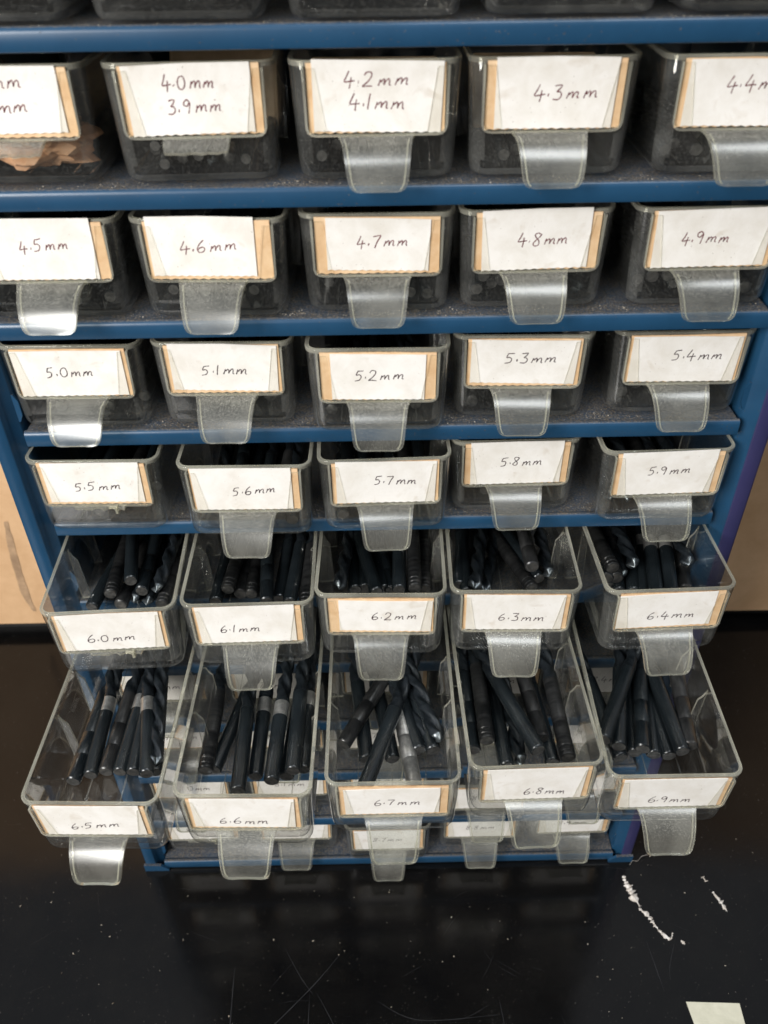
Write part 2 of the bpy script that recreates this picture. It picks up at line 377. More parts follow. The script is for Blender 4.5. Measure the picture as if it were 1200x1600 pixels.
# ---------------------------------------------------------------- setting: bench and board
def bench():
    m, nt, out = mat('black_gloss_laminate'); L = nt.links
    p = N(nt, 'ShaderNodeBsdfPrincipled'); L.new(p.outputs[0], out.inputs[0])
    c = ramp(nt, noise(nt, 12, 6, 0.7), 0.4, (0.003, 0.003, 0.0032, 1), 0.75, (0.007, 0.0065, 0.006, 1))
    d = ramp(nt, noise(nt, 900, 2, 0.5), 0.72, g(0.0), 0.76, g(1.0))
    mx = N(nt, 'ShaderNodeMix', data_type='RGBA'); L.new(d.outputs[0], mx.inputs[0]); L.new(c.outputs[0], mx.inputs[6]); mx.inputs[7].default_value = (0.06, 0.055, 0.05, 1)
    L.new(mx.outputs[2], p.inputs['Base Color'])
    r = ramp(nt, noise(nt, 25, 5, 0.7), 0.3, g(0.10), 0.8, g(0.24)); L.new(r.outputs[0], p.inputs['Roughness'])
    p.inputs['Specular IOR Level'].default_value = 0.35
    sm = princ('scratch', (0.006, 0.006, 0.008), (0.016, 0.016, 0.019), 0.5, nscale=300)[0]
    bm = bmesh.new(); box(bm, -1100, 1100, -900, 330, -30, -0.6, 0)
    rnd = random.Random(5)
    def scr(pts, hw):
        pts = bez(pts, 8); prev = None
        for i, (x, y) in enumerate(pts):
            a = Vector(pts[min(i + 1, len(pts) - 1)]) - Vector(pts[max(i - 1, 0)]); a.normalize()
            h = hw * math.sin(math.pi * (i + .3) / (len(pts))) * rnd.uniform(.5, 1)
            q = (bm.verts.new((x - a.y * h, y + a.x * h, -0.55)), bm.verts.new((x + a.y * h, y - a.x * h, -0.55)))
            if prev: bm.faces.new((prev[0], q[0], q[1], prev[1])).material_index = 1
            prev = q
    scr([(-72, -98), (-45, -72), (-30, -55)], .28); scr([(-62, -50), (-52, -66), (-44, -76)], .22)
    scr([(-46, -75), (-46, -98), (-47, -115)], .2); scr([(-42, -75), (-30, -95), (-24, -108)], .24)
    scr([(-90, -60), (-89, -85), (-88, -105)], .28); scr([(-8, -80), (15, -90), (60, -88)], .18)
    scr([(60, -80), (62, -100)], .15); scr([(150, -50), (153, -78)], .2); scr([(168, -48), (160, -64), (158, -72)], .15)
    for i in range(26):
        x, y = rnd.uniform(-230, 230), rnd.uniform(-120, 0); a = rnd.uniform(0, 6.3); l = rnd.uniform(6, 26)
        scr([(x, y), (x + l * .5 * math.cos(a), y + l * .5 * math.sin(a) + rnd.uniform(-1, 1)), (x + l * math.cos(a), y + l * math.sin(a))], .08)
    o = link_mesh('bench_top', bm, [m, sm], smooth=False); tag(o, None, kind='structure')
bench()
def board():
    m, nt, p, r = princ('chipboard', (0.58, 0.35, 0.18), (0.74, 0.48, 0.27), 0.75, nscale=35, p0=0.3, p1=0.75, bump=0.3, bscale=250)
    sm = princ('brown_streak', (0.30, 0.19, 0.11), (0.52, 0.34, 0.20), 0.85, nscale=90)[0]  # darker brown streak, a thin ribbon on the left of the board
    bk = princ('black_edging', (0.008, 0.008, 0.008), (0.015, 0.014, 0.013), 0.5)[0]
    bm = bmesh.new(); box(bm, -900, 900, 205, 223, 12, 370, 0)
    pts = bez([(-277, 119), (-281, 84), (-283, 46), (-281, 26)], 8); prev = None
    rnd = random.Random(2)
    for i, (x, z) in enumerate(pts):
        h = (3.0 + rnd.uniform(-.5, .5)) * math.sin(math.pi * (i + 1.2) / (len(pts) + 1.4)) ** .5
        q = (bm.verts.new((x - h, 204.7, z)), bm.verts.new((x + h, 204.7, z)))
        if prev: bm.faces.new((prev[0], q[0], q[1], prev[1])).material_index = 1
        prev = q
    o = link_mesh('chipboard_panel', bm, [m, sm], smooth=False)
    tag(o, 'tan chipboard panel with a dark streak standing behind the blue cabinet', 'board')
    bm = bmesh.new(); box(bm, -900, 900, 214, 226, -0.6, 11.8, 0)
    link_mesh('plinth', bm, bk, o, smooth=False)
board()

# ---------------------------------------------------------------- cabinet
H = 45.68
cab = empty('drawer_cabinet', (0, 75, 0))
tag(cab, 'blue steel parts cabinet of dusty shelves standing on the black bench', 'cabinet')
def cabpart(name, bm, m=M_BLUE, angle=35):
    bmesh.ops.translate(bm, vec=(0, -75, 0), verts=bm.verts)
    return link_mesh(name, bm, m, cab, angle=angle)
shelf_prof = [(0.9, 0), (0.25, 0.25), (0, 0.9), (0, 5.0), (0.3, 6.0), (1.0, 6.6), (1.9, 6.7), (2.8, 6.3), (3.6, 5.7), (150, 5.7), (150, 4.9), (3.2, 4.9), (2.0, 3.8), (1.6, 0.4)]
for n in range(-2, 11):
    bm = bmesh.new(); z = (10 - n) * H; xe = 139.5 if n < 10 else 141.0
    a = [bm.verts.new((-xe, y, z + q)) for y, q in shelf_prof]; b = [bm.verts.new((xe, y, z + q)) for y, q in shelf_prof]
    bm.faces.new(a); bm.faces.new(b[::-1])
    for i in range(len(a)): bm.faces.new((a[i], b[i], b[(i + 1) % len(a)], a[(i + 1) % len(a)]))
    # round the free ends of the lip
    cabpart('shelf', bm)
ZT = 12 * H + 8
for s in (-1, 1):
    bm = bmesh.new()
    pr = [(153, 1.2), (152.6, 0.3), (151.8, 0), (146.8, 0), (146.2, 0.5), (145.6, 2.6), (142.0, 4.4), (141.4, 5.2), (141.4, 14), (142.6, 14), (142.6, 150), (153, 150)]
    a = [bm.verts.new((s * x, y, 0)) for x, y in pr]; b = [bm.verts.new((s * x, y, ZT)) for x, y in pr]
    bm.faces.new(a); bm.faces.new(b[::-1])
    for i in range(len(a)): bm.faces.new((a[i], b[i], b[(i + 1) % len(a)], a[(i + 1) % len(a)]))
    side = cabpart('side_panel', bm, angle=50)
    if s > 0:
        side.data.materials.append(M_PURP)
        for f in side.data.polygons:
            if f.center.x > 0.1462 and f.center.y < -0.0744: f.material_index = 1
    for n in range(-1, 11):
        z = (10 - n) * H
        bm = bmesh.new()
        # pressed support tab with its dark slot, at the inner edge of the flange
        prism_xz(bm, [(s * 145.4, z + 9), (s * 141.2, z + 9), (s * 139.8, z + 12), (s * 139.8, z + 18), (s * 141.2, z + 21), (s * 145.4, z + 21)], 4.6, 6.0)
        bmesh.ops.translate(bm, vec=(0, -75, 0), verts=bm.verts)
        link_mesh('support_tab', bm, M_BLUE, cab)
bm = bmesh.new(); box(bm, -142.5, 142.5, 149, 150.0, 1, ZT - 1); cabpart('back_panel', bm)
bm = bmesh.new(); box(bm, -152, 152, 1, 149, ZT + 0.3, ZT + 1.5); cabpart('top_panel', bm)
for s in (-1, 1):
    bm = bmesh.new(); prism_xz(bm, [(s * 153.5, -0.5), (s * 138.5, -0.5), (s * 138.5, 1.2), (s * 143, 5.5), (s * 153.5, 6)], -1.6, 0.05)
    cabpart('foot', bm)

# ---------------------------------------------------------------- drawers
TUB = FRM = None
tub0 = link_mesh('tub', tub_mesh(), [M_TUB, M_EDGE, M_SOFT]); ME_TUB = tub0.data; bpy.data.objects.remove(tub0)
f0 = link_mesh('label_frame', frame_mesh(), [M_TUB, M_EDGE, M_FLAP]); ME_FRM = f0.data; bpy.data.objects.remove(f0)
ME_FIN = []
for s in (-1, 1):
    o = link_mesh('divider_fin', fin_mesh(s), [M_TUB, M_EDGE]); ME_FIN.append(o.data); bpy.data.objects.remove(o)
ME_HND = {}
for st in ('full', 'stub', 'snapped'):
    o = link_mesh('handle', handle_mesh(st, 3), [M_HAND, M_EDGE], angle=50); ME_HND[st] = o.data; bpy.data.objects.remove(o)

def card_style(key, rnd):
    """white sheet: x0, x1, z top above the rim"""
    return rnd.uniform(-20.6, -19.2), rnd.uniform(18.6, 20.4), rnd.choice((0.2, -0.6, -1.2, 0.0))
SPECIAL = {'4.6': (-20.2, 15.8, 1.4), '4.5': (-20.2, 17.5, 1.0), '4.8': (-18.5, 18.6, 0.8), '4.3': (-18.4, 18.9, 0.3), '6.2': (-17.4, 20.3, -2.2), '4.7': (-17.8, 17.6, -1.0), '5.2': (-17.6, 17.2, -1.2), '5.8': (-18.5, 19.0, 0.6), '5.9': (-19, 19.0, 0.6), '6.7': (-19, 18.5, -1.6)}
DRAWERS = {}
def drawer(key, x, y, z, droop, yaw, lines, label, style='full', ink=None, depth_detail=True):
    rnd = random.Random(hash_key(key))
    t = empty('drawer', (x, y, z), (math.radians(droop), 0, math.radians(yaw)))
    tag(t, label, 'drawer', 'clear plastic drawers of the cabinet')
    link_data('tub', ME_TUB, t); link_data('label_frame', ME_FRM, t)
    h = link_data('handle', ME_HND[style], t)
    if style != 'full': h['label'] = 'snapped-off stub of the clear handle'
    if depth_detail:
        for yy in (43.0, 67.0):
            for i in (0, 1):
                f = link_data('divider_fin', ME_FIN[i], t); f.location = (0, yy * K, 0)
    x0, x1, dz = SPECIAL.get(key, card_style(key, rnd))
    b = link_mesh('backing_card', card_mesh(-21.0, 21.3, 14.2, HT - 0.6 + min(dz, 0) * 0.3, 0.0, 0.35, 0.5, rnd), [M_TAN, M_TANE], t, smooth=False)
    b.location = (0, -0.15 * K, 0)
    c = link_mesh('label_card', card_mesh(x0, x1, 14.5 + rnd.choice((0, 0, 0.9)), HT - 0.2 + dz, 0.3, 0.3, 0.3, rnd), [M_PAPER, M_PAPER], t, smooth=False)
    c.location = (0, -0.8 * K, 0)
    c.rotation_euler = (0, math.radians(rnd.uniform(-1.3, 1.3)), 0)
    if lines:
        wr = link_mesh('handwriting', write_mesh(lines, seed=hash_key(key)), ink or M_INK, c, smooth=False)
        wr.location = (0, -0.36 * K, 0)
    DRAWERS[key] = t
    return t
def hash_key(k): return sum((i + 1) * ord(c) for i, c in enumerate(str(k))) + 7

TXT = {
'3.8': [(-11.1, 28.4, 19.4, 0.1), (-11.5, 21.0, 19.9, 0.6)] ,
'4.0': [(-8.1, 27.5, 16.8, -0.1), (-7.4, 20.3, 17.4, 0.8)] ,
'4.2': [(-10.5, 27.3, 20.8, 0.7), (-8.8, 21.0, 17.8, 0.4)] ,
'4.3': [(-6.5, 22.7, 20.6, 0.6)] ,
'4.4': [(-7.7, 24.5, 19.5, 0.6)] ,
'4.5': [(-7.9, 24.0, 17.8, 1.3)] ,
'4.6': [(-9.8, 23.1, 20.3, 2.0)] ,
'4.7': [(-7.3, 23.2, 18.3, 1.1)] ,
'4.8': [(-6.2, 22.8, 18.0, 0.5)] ,
'4.9': [(-10.1, 22.4, 17.1, 0.8)] ,
'5.0': [(-9.1, 22.2, 18.2, 0.9)] ,
'5.1': [(-8.7, 21.7, 17.9, 0.9)] ,
'5.2': [(-8.9, 22.3, 18.8, 0.6)] ,
'5.3': [(-7.6, 23.7, 20.0, 0.8)] ,
'5.4': [(-4.8, 23.4, 19.6, 0.5)] ,
'5.5': [(-8.4, 20.9, 19.3, 1.1)] ,
'5.6': [(-4.9, 21.6, 17.9, 1.4)] ,
'5.7': [(-4.8, 23.5, 17.6, -0.1)] ,
'5.8': [(-6.3, 23.3, 17.8, 0.4)] ,
'5.9': [(-7.9, 24.0, 17.7, 0.6)] ,
'6.0': [(-10.1, 18.8, 19.6, 0.6)] ,
'6.1': [(-11.2, 20.6, 16.7, 0.1)] ,
'6.2': [(-4.1, 21.6, 18.9, 0.8)] ,
'6.3': [(-6.7, 19.8, 19.3, -0.7)] ,
'6.4': [(-7.9, 20.1, 20.1, -0.2)] ,
'6.5': [(-9.3, 18.3, 20.1, 2.5)] ,
'6.6': [(-10.1, 18.0, 19.3, -0.5)] ,
'6.7': [(-7.4, 21.6, 18.8, -0.2)] ,
'6.8': [(-4.7, 17.8, 17.4, -0.1)] ,
'6.9': [(-8.4, 18.0, 17.5, -0.5)] ,
}
PL = {'3.8': (-115, 6, 418.3, 0, 0), '4.0': (-57.1, 6.0, 418.3, 0, 2.2), '4.2': (-0.6, 5.5, 418.3, 0, 0.9), '4.3': (54.3, 6.6, 418.3, 0, 0.1), '4.4': (114, 6, 418.3, 0, 0),
 '4.5': (-114, 3.8, 372.6, 0, 0), '4.6': (-57.8, 2.4, 372.6, 0, -1.8), '4.7': (-1.0, 5.0, 372.6, 0, -0.6), '4.8': (53.6, 6.2, 372.6, 0, 0.7), '4.9': (113.3, 6.0, 372.6, 0, 0),
 '5.0': (-115.4, 3.1, 327, 0, -0.9), '5.1': (-59.1, 3.6, 327, 0, -1.0), '5.2': (-1.5, -3.4, 327, 0, -0.9), '5.3': (53.1, 5.2, 327, 0, -1.6), '5.4': (113.6, 6.3, 327, 0, -0.4),
 '5.5': (-115.2, -4.8, 281.3, 0, -0.8), '5.6': (-54.6, -10.1, 281.3, 0.3, -0.8), '5.7': (0.6, -7.2, 281.3, 0, 1.7), '5.8': (54.2, 4.2, 281.3, 0, 0.7), '5.9': (113.5, -4.6, 281.3, 0, 1.1),
 '6.0': (-109.2, -42.5, 236.3, 0.20, 2.5), '6.1': (-55.0, -40.0, 236.3, 0.20, 0.6), '6.2': (-2.1, -36.0, 236.3, 0.20, -1.2), '6.3': (52.3, -35.6, 236.3, 0.20, -1.2), '6.4': (114.3, -36.2, 236.3, 0.20, 1.7),
 '6.5': (-114.0, -94.0, 187.0, 1.75, -1.7), '6.6': (-55.7, -94.7, 190.2, 0.75, -1.0), '6.7': (1.6, -88.1, 187.3, 1.50, -0.0), '6.8': (57.5, -84.4, 190.4, 0.50, 1.5), '6.9': (111.5, -85.6, 185.9, 2.75, -0.2)}
DESC = {
 '3.8': 'drawer holding crumpled brown paper, cut off at the left edge',
 '4.0': 'drawer carded 4.0 over 3.9 mm, with a short broken handle',
 '4.2': 'drawer carded 4.2 over 4.1 mm, with a whole handle',
 '4.3': 'closed clear drawer whose card reads 4.3 mm', '4.4': 'closed drawer cut off at the right edge, its card starting 4.4',
 '4.5': 'closed drawer with 4.5 mm card, at the left edge of the photo', '4.6': 'closed drawer with 4.6 mm card, its sheet poking above the rim',
 '4.7': 'closed drawer with 4.7 mm card bordered by tan cardboard', '4.8': 'closed drawer with 4.8 mm card, round sheet corner at its right',
 '4.9': 'closed drawer with smudged 4.9 mm card', '5.0': 'closed drawer with 5.0 mm card beside the left cabinet upright', '5.1': 'closed drawer with 5.1 mm card',
 '5.2': 'drawer with 5.2 mm card standing slightly further out than its row', '5.3': 'closed dusty drawer with 5.3 mm card', '5.4': 'closed drawer with 5.4 mm card beside the right cabinet upright',
 '5.5': 'drawer with 5.5 mm card and no handle, only its snapped edge', '5.6': 'drawer with 5.6 mm card, pulled out most of its row', '5.7': 'slightly open drawer with 5.7 mm card',
 '5.8': 'closed drawer with speckled 5.8 mm card', '5.9': 'slightly open drawer with 5.9 mm card', '6.0': 'half open drawer with 6.0 mm card and snapped handle',
 '6.1': 'half open drawer of drill bits with 6.1 mm card', '6.2': 'half open drawer of drill bits with tan edged 6.2 mm card', '6.3': 'half open drawer of drill bits with 6.3 mm card and ink blot',
 '6.4': 'half open drawer of drill bits with 6.4 mm card', '6.5': 'far pulled out drawer of drill bits with 6.5 mm card', '6.6': 'far pulled out drawer of drill bits with 6.6 mm card',
 '6.7': 'far pulled out drawer with crossed drill bits and 6.7 mm card', '6.8': 'far pulled out drawer of drill bits with 6.8 mm card', '6.9': 'far pulled out drawer of drill bits with 6.9 mm card'}
for k, (x, y, z, dr, yw) in PL.items():
    tt = TXT[k]
    names = {'3.8': ['3.8 mm', '3.7 mm'], '4.0': ['4.0 mm', '3.9 mm'], '4.2': ['4.2 mm', '4.1 mm']}.get(k, [k + ' mm'])
    lines = [(nm, q[0], q[1], q[2], q[3]) for nm, q in zip(names, tt)]
    st = {'3.8': 'stub', '4.0': 'stub', '5.5': 'snapped', '6.0': 'snapped'}.get(k, 'full')
    drawer(k, x, y, z, dr, yw, lines, 'clear ' + DESC[k] if not DESC[k].startswith('closed clear') else DESC[k], st, M_INK if float(k) < 5.0 else M_INKD)
CX = (-114.5, -57.3, -0.5, 56.5, 114.0)
ORD = ('first', 'second', 'middle', 'fourth', 'last')
for i, x in enumerate(CX):
    drawer('t%d' % i, x, (5, 4, 3, 4.5, 5)[i], 464.0, 0, 0, None, 'drawer cut off by the top photo edge, %s from left' % ORD[i], 'stub')
rn = random.Random(4)
for r, z in ((6, 7), (7, 8), (8, 9), (9, 10)):
    for i, x in enumerate(CX):
        kk = '%.1f' % (7.0 + (r - 6) * 0.5 + i * 0.1)
        y = 7 + rn.uniform(-2, 2)
        if r == 9: y = (8, 7, -1, 6, 8)[i]
        if r == 8 and i == 3: y = -3
        rown = {6: 'just below the far open row', 7: 'two rows below the far open row', 8: 'in the row above the bottom row', 9: 'in the bottom row'}[r]
        drawer(kk, x, y, (9 - r) * H + 7.2, 0, rn.uniform(-.8, .8), [(kk + ' mm', -8 + rn.uniform(-2, 1), 22.6, 18.6, 0.4)], 'closed clear drawer %s, %s from left' % (rown, ORD[i]), 'snapped' if (r, i) == (9, 0) else 'full', M_INKD)

# ---------------------------------------------------------------- drill bits (modelled 6.5 x 101 mm, lying along +y from the shank end)
RB = 3.25; LB = 101.0; SH = 40.0; NS = 20
def lathe(bm, prof, mi, cap0=None, cap1=None):
    rs = []
    for y, r in prof: rs.append([bm.verts.new((r * math.cos(2 * math.pi * i / NS), y, r * math.sin(2 * math.pi * i / NS))) for i in range(NS)])
    for i in range(len(rs) - 1): bridge(bm, rs[i], rs[i + 1], mi)
    if cap0 is not None: bm.faces.new(rs[0]).material_index = cap0
    if cap1 is not None: bm.faces.new(rs[-1]).material_index = cap1
def shank_mesh(kind):
    bm = bmesh.new()
    if kind == 'ringed':
        prof = [(0, RB - .55), (.35, RB - .1), (.6, RB)]
        for y0 in (1.6, 4.2):
            prof += [(y0, RB), (y0 + .25, RB - .22), (y0 + .6, RB - .22), (y0 + .85, RB)]
        prof += [(9, RB), (9.3, RB - .1), (10.6, RB - .1), (11, RB), (16, RB), (16.2, RB - .12), (18.4, RB - .12), (18.6, RB), (SH, RB)]
    elif kind == 'lined':
        prof = [(0, RB - .5), (.5, RB), (12, RB), (12.15, RB - .12), (12.4, RB - .12), (12.6, RB), (23, RB), (23.15, RB - .12), (23.4, RB - .12), (23.6, RB), (SH, RB)]
    else:
        prof = [(0, RB - .55), (.5, RB - .08), (.8, RB), (SH, RB)]
    lathe(bm, prof, 0, 1, None)
    return bm
def flute_mesh():
    bm = bmesh.new(); nr = 64; na = 28; rs = []
    for k in range(nr + 1):
        t = k / nr; y = SH + (LB - SH) * t
        depth = min(1.0, t * 6.0) * 0.62
        taper = 1.0 if y < LB - 2.6 else max(0.04, (LB - y) / 2.6)
        tw = (y - SH) * 0.215
        row = []
        for i in range(na):
            a = 2 * math.pi * i / na
            c = math.cos(2 * (a - tw))
            f = max(0.0, c + 0.15) / 1.15
            r = RB * (1 - depth * f ** 0.8)
            ed = math.exp(-((c + 0.25) / 0.18) ** 2) * 0.0
            r = (r - 0.06 * RB * (1 if c < -0.55 and depth > .3 else 0)) * taper
            row.append(bm.verts.new((r * math.cos(a), y, r * math.sin(a))))
        rs.append(row)
    for k in range(nr): bridge(bm, rs[k], rs[k + 1], 0 if k < nr - 3 else 1)
    bm.faces.new(rs[-1]).material_index = 1; bm.faces.new(rs[0])
    return bm
def band_mesh():
    bm = bmesh.new(); y0, y1 = SH - 8.5, SH - 1.0
    lathe(bm, [(y0, RB - .1), (y0 + .02, RB + .03), (y1, RB + .03), (y1 + .02, RB - .1)], 0)
    for k in range(3):            # stamped size marks
        a0 = 0.75 + 0.5 * k
        for (p, q) in (((y0 + 1.5, a0), (y0 + 3.0, a0 + .12)), ((y0 + 3.8, a0 + .15), (y0 + 5.8, a0 + .05))):
            pass
    return bm
ME = {}
def data(name, bm, mats, ang=40):
    o = link_mesh(name, bm, mats, angle=ang); d = o.data; bpy.data.objects.remove(o); return d
ME['sh_plain'] = data('shank', shank_mesh('plain'), [M_OX, M_ENDF])
ME['sh_lined'] = data('shank', shank_mesh('lined'), [M_OX, M_ENDF])
ME['sh_ringed'] = data('shank', shank_mesh('ringed'), [M_GROOVE, M_ENDF])
ME['sh_worn'] = data('shank', shank_mesh('lined'), [M_WORN, M_ENDF])
ME['sh_silver'] = data('shank', shank_mesh('lined'), [M_BAND, M_ENDF])
ME['fl'] = data('fluted_body', flute_mesh(), [M_OXF, M_TIP], 75)
ME['band'] = data('ground_band', band_mesh(), [M_BAND])
KIND = {'p': ('sh_plain', 'plain black drill bit'), 'l': ('sh_lined', 'ring-lined black drill bit'), 'b': ('sh_plain', 'bright-banded black drill bit'),
        'w': ('sh_worn', 'worn greyish drill bit'), 'g': ('sh_ringed', 'drill bit with grooved scuffed shank'), 'r': ('sh_plain', 'tip-forward drill bit'),
        'q': ('sh_plain', 'long black drill bit lying across others'), 's': ('sh_silver', 'drill bit with bright silver shank')}
def bit(key, D, x, y, z, yaw, pitch, kind, label, group):
    dr = DRAWERS[key]
    L = 75 + (D - 4) * 11
    fr = Matrix.Translation(dr.location) @ dr.rotation_euler.to_matrix().to_4x4()
    if kind == 'r':           # turned round: the tip is at the front
        loc = Matrix.Translation(Vector((x, y, z)) * K) @ Matrix.Rotation(math.radians(-yaw), 4, 'Z') @ Matrix.Rotation(math.radians(pitch), 4, 'X') @ Matrix.Translation((0, L * K, 0)) @ Matrix.Rotation(math.pi, 4, 'Z')
    else:
        loc = Matrix.Translation(Vector((x, y, z)) * K) @ Matrix.Rotation(math.radians(-yaw), 4, 'Z') @ Matrix.Rotation(math.radians(pitch), 4, 'X')
    spin = Matrix.Rotation(random.uniform(0, 6.28), 4, 'Y')
    m = fr @ loc @ spin
    o = bpy.data.objects.new('drill_bit', None); COL.objects.link(o); o.empty_display_size = .005
    o.location = m.to_translation(); o.rotation_euler = m.to_euler(); o.scale = (D / 6.5, L / LB, D / 6.5)
    tag(o, label, 'drill bit', group)
    link_data('shank', ME[KIND[kind][0]], o); link_data('fluted_body', ME['fl'], o)
    if kind == 'b': link_data('ground_band', ME['band'], o)
    return o
BITS = {
'6.5': [(-21.3, 27.8, 4.8, 1.6, 'l'), (-14.8, 31.0, 4.8, -3.3, 'b'), (-8.6, 39.6, 4.8, 0.4, 'w'), (-2.6, 36.2, 4.8, 0.7, 'b'), (3.3, 33.8, 4.8, -3.3, 'p'), (11.4, 28.0, 10.7, -12.6, 'b'), (14.1, 39.9, 10.7, -10.1, 'r'), (12.8, 33.9, 4.8, -9.3, 'p')] ,
'6.6': [(-22.5, 27.0, 10.8, -1.3, 'g'), (-19.3, 43.8, 4.9, 12.6, 'p'), (-6.4, 17.4, 10.8, -2.1, 'p'), (-1.2, 27.8, 4.9, -0.4, 'b'), (6.8, 21.9, 10.8, 0.7, 'b'), (12.0, 27.8, 4.9, 3.0, 'p'), (15.3, 26.7, 10.8, -0.3, 'p'), (18.8, 31.2, 4.9, -0.9, 'b')] ,
'6.7': [(-21.0, 34.1, 11.0, 26.5, 'w'), (-10.9, 35.7, 5.0, -6.1, 'p'), (-11.6, 9.2, 17.0, 18.5, 'q'), (0.4, 37.8, 5.0, -9.6, 'p'), (9.1, 13.4, 11.0, -7.2, 's'), (11.7, 35.0, 11.0, -14.0, 'p'), (18.0, 37.8, 11.0, -12.9, 'p'), (20.7, 43.4, 17.0, -15.4, 'r'), (14.5, 45.6, 11.0, -7.6, 'r')] ,
'6.8': [(-19.7, 29.1, 5.0, 1.0, 'l'), (-14.1, 30.4, 11.1, 1.4, 'g'), (-6.6, 20.4, 5.0, -0.5, 'p'), (-0.2, 20.7, 5.0, -1.2, 'r'), (5.6, 19.2, 17.2, -16.4, 'p'), (13.4, 21.2, 5.0, -2.8, 'p'), (18.8, 19.2, 11.1, 1.2, 'g'), (9.6, 30.7, 11.1, -3.4, 'w')] ,
'6.9': [(-12.2, 28.7, 11.3, 13.6, 'p'), (-10.7, 26.9, 5.1, -7.9, 'p'), (-2.3, 27.2, 11.3, 12.3, 'l'), (-4.2, 29.4, 5.1, 9.5, 'p'), (4.1, 30.2, 5.1, 9.0, 'p'), (10.6, 27.5, 5.1, -1.8, 'p'), (14.6, 25.7, 11.3, -2.6, 'p'), (18.3, 57.0, 11.3, 7.8, 'w'), (-20.0, 49.9, 17.5, 29.2, 'p')] ,
'6.0': [(-19.3, 33.5, 4.6, 10.4, 'p'), (-10.5, 35.8, 10.0, 0.6, 'g'), (-6.8, 34.1, 4.6, 7.0, 'w'), (3.1, 36.7, 10.0, 0.7, 'l'), (-0.8, 58.4, 15.4, -9.1, 'p'), (11.2, 30.1, 15.4, 5.6, 'r'), (-1.4, 35.3, 4.6, 13.8, 'r'), (4.5, 33.6, 4.6, 9.6, 'r'), (13.3, 27.5, 10.0, 6.4, 'g')] ,
'6.1': [(-20.2, 32.4, 4.7, 2.7, 'p'), (-14.4, 34.6, 10.1, 4.9, 'g'), (-9.7, 40.1, 4.7, 3.5, 'w'), (-4.8, 36.6, 4.7, 0.4, 'g'), (3.6, 25.9, 10.1, -4.3, 'l'), (8.1, 32.9, 4.7, 3.0, 'p'), (13.6, 25.1, 10.1, 4.1, 'p'), (20.6, 23.7, 10.1, 1.7, 'g')] ,
'6.2': [(-7.7, 34.7, 4.7, -2.7, 'p'), (-12.0, 33.9, 4.7, -6.0, 'p'), (-2.2, 26.5, 10.3, -12.9, 'p'), (1.0, 33.9, 4.7, -9.0, 'p'), (7.6, 28.1, 10.3, 0.7, 'p'), (14.7, 29.0, 10.3, -0.1, 'g'), (4.2, 33.5, 4.7, -10.0, 'l'), (-18.9, 28.9, 10.3, 4.9, 'r'), (19.5, 33.9, 4.7, 0.9, 'g')] ,
'6.3': [(13.2, 32.9, 4.8, -20.5, 'g'), (17.2, 39.2, 4.8, -22.2, 'p'), (12.3, 39.2, 16.1, -1.1, 'w'), (20.5, 40.3, 10.4, 0.0, 'r'), (-13.5, 27.0, 10.4, 9.1, 'r'), (-8.6, 30.8, 4.8, 12.5, 'r'), (-19.5, 44.8, 4.8, 6.3, 'p'), (-16.3, 30.4, 4.8, 0.0, 'p')] ,
'6.4': [(-12.6, 50.1, 16.3, -4.0, 'g'), (-10.3, 33.1, 10.6, 8.4, 'g'), (-9.1, 30.0, 4.8, 8.8, 'p'), (-14.5, 49.7, 10.6, 17.6, 'p'), (-12.4, 46.3, 4.8, 14.4, 'p'), (4.3, 20.9, 10.6, 12.2, 'b'), (10.7, 20.5, 10.6, 13.0, 'b'), (-2.8, 29.6, 4.8, 14.1, 'p'), (-7.4, 48.4, 10.6, 2.0, 'r'), (-2.9, 53.1, 16.3, -0.2, 'r'), (21.3, 38.4, 16.3, 5.0, 'r'), (22.8, 30.1, 4.8, 7.6, 'w'), (1.5, 27.7, 4.8, 13.8, 'b')] ,
}
RANK = ['first', 'second', 'third', 'fourth', 'fifth', 'sixth', 'seventh', 'eighth', 'ninth', 'tenth', 'eleventh', 'twelfth', 'thirteenth', 'fourteenth']
for key, L in BITS.items():
    order = sorted(range(len(L)), key=lambda i: L[i][0])
    for i, (x, y, z, yaw, kd) in enumerate(L):
        D = float(key)
        x = max(-21.3, min(21.3, x))
        yaw = max(-20, min(27, yaw))
        if y + 0.98 * (75 + (D - 4) * 11) * math.cos(math.radians(yaw)) > 133: y = 133 - 0.98 * (75 + (D - 4) * 11)
        lab = '%s, %s from left in the %s mm drawer' % (KIND[kd][1], RANK[order.index(i)], key)
        bit(key, D, x, y, z, yaw, (-2.0 if z > 15 else -1.0 if z > 8 else 0), kd, lab, 'drill bits in the open drawers')
rb = random.Random(21)
for key in PL:
    v = float(key)
    if v >= 6.0 or key in ('3.8',): continue
    D = 4.0 if v < 4.15 and v > 3.9 else v
    roww = {4: 'top', 5: 'third'}[int(v)] if v - int(v) < .45 else {4: 'second', 5: 'fourth'}[int(v)]
    colw = ORD[int(round(v * 10)) % 5]
    n = 5 if key in ('4.2', '4.3', '4.4') else (9 if v < 5.5 else 8)
    step = D + 0.35
    for i in range(n):
        per = int(44 / (D + 1.2)); lv = i // per
        x = -20.5 + D / 2 + (i % per) * (D + 1.25) + rb.uniform(-.5, .5) + lv * D * 0.5
        kd = rb.choice('pppplgwr')
        y = rb.uniform(4.5, 16) if rb.random() < .6 else rb.uniform(16, 34)
        if key in ('4.2', '4.3', '4.4'): y += 4
        bit(key, D, x, y, 1.6 + D / 2 + lv * D * 0.88, rb.uniform(-3, 3), 0, kd, 'dark drill bit inside %s mm drawer, %s carded row, %s column' % (key, roww, colw), 'drill bits in the %s mm drawer' % key)

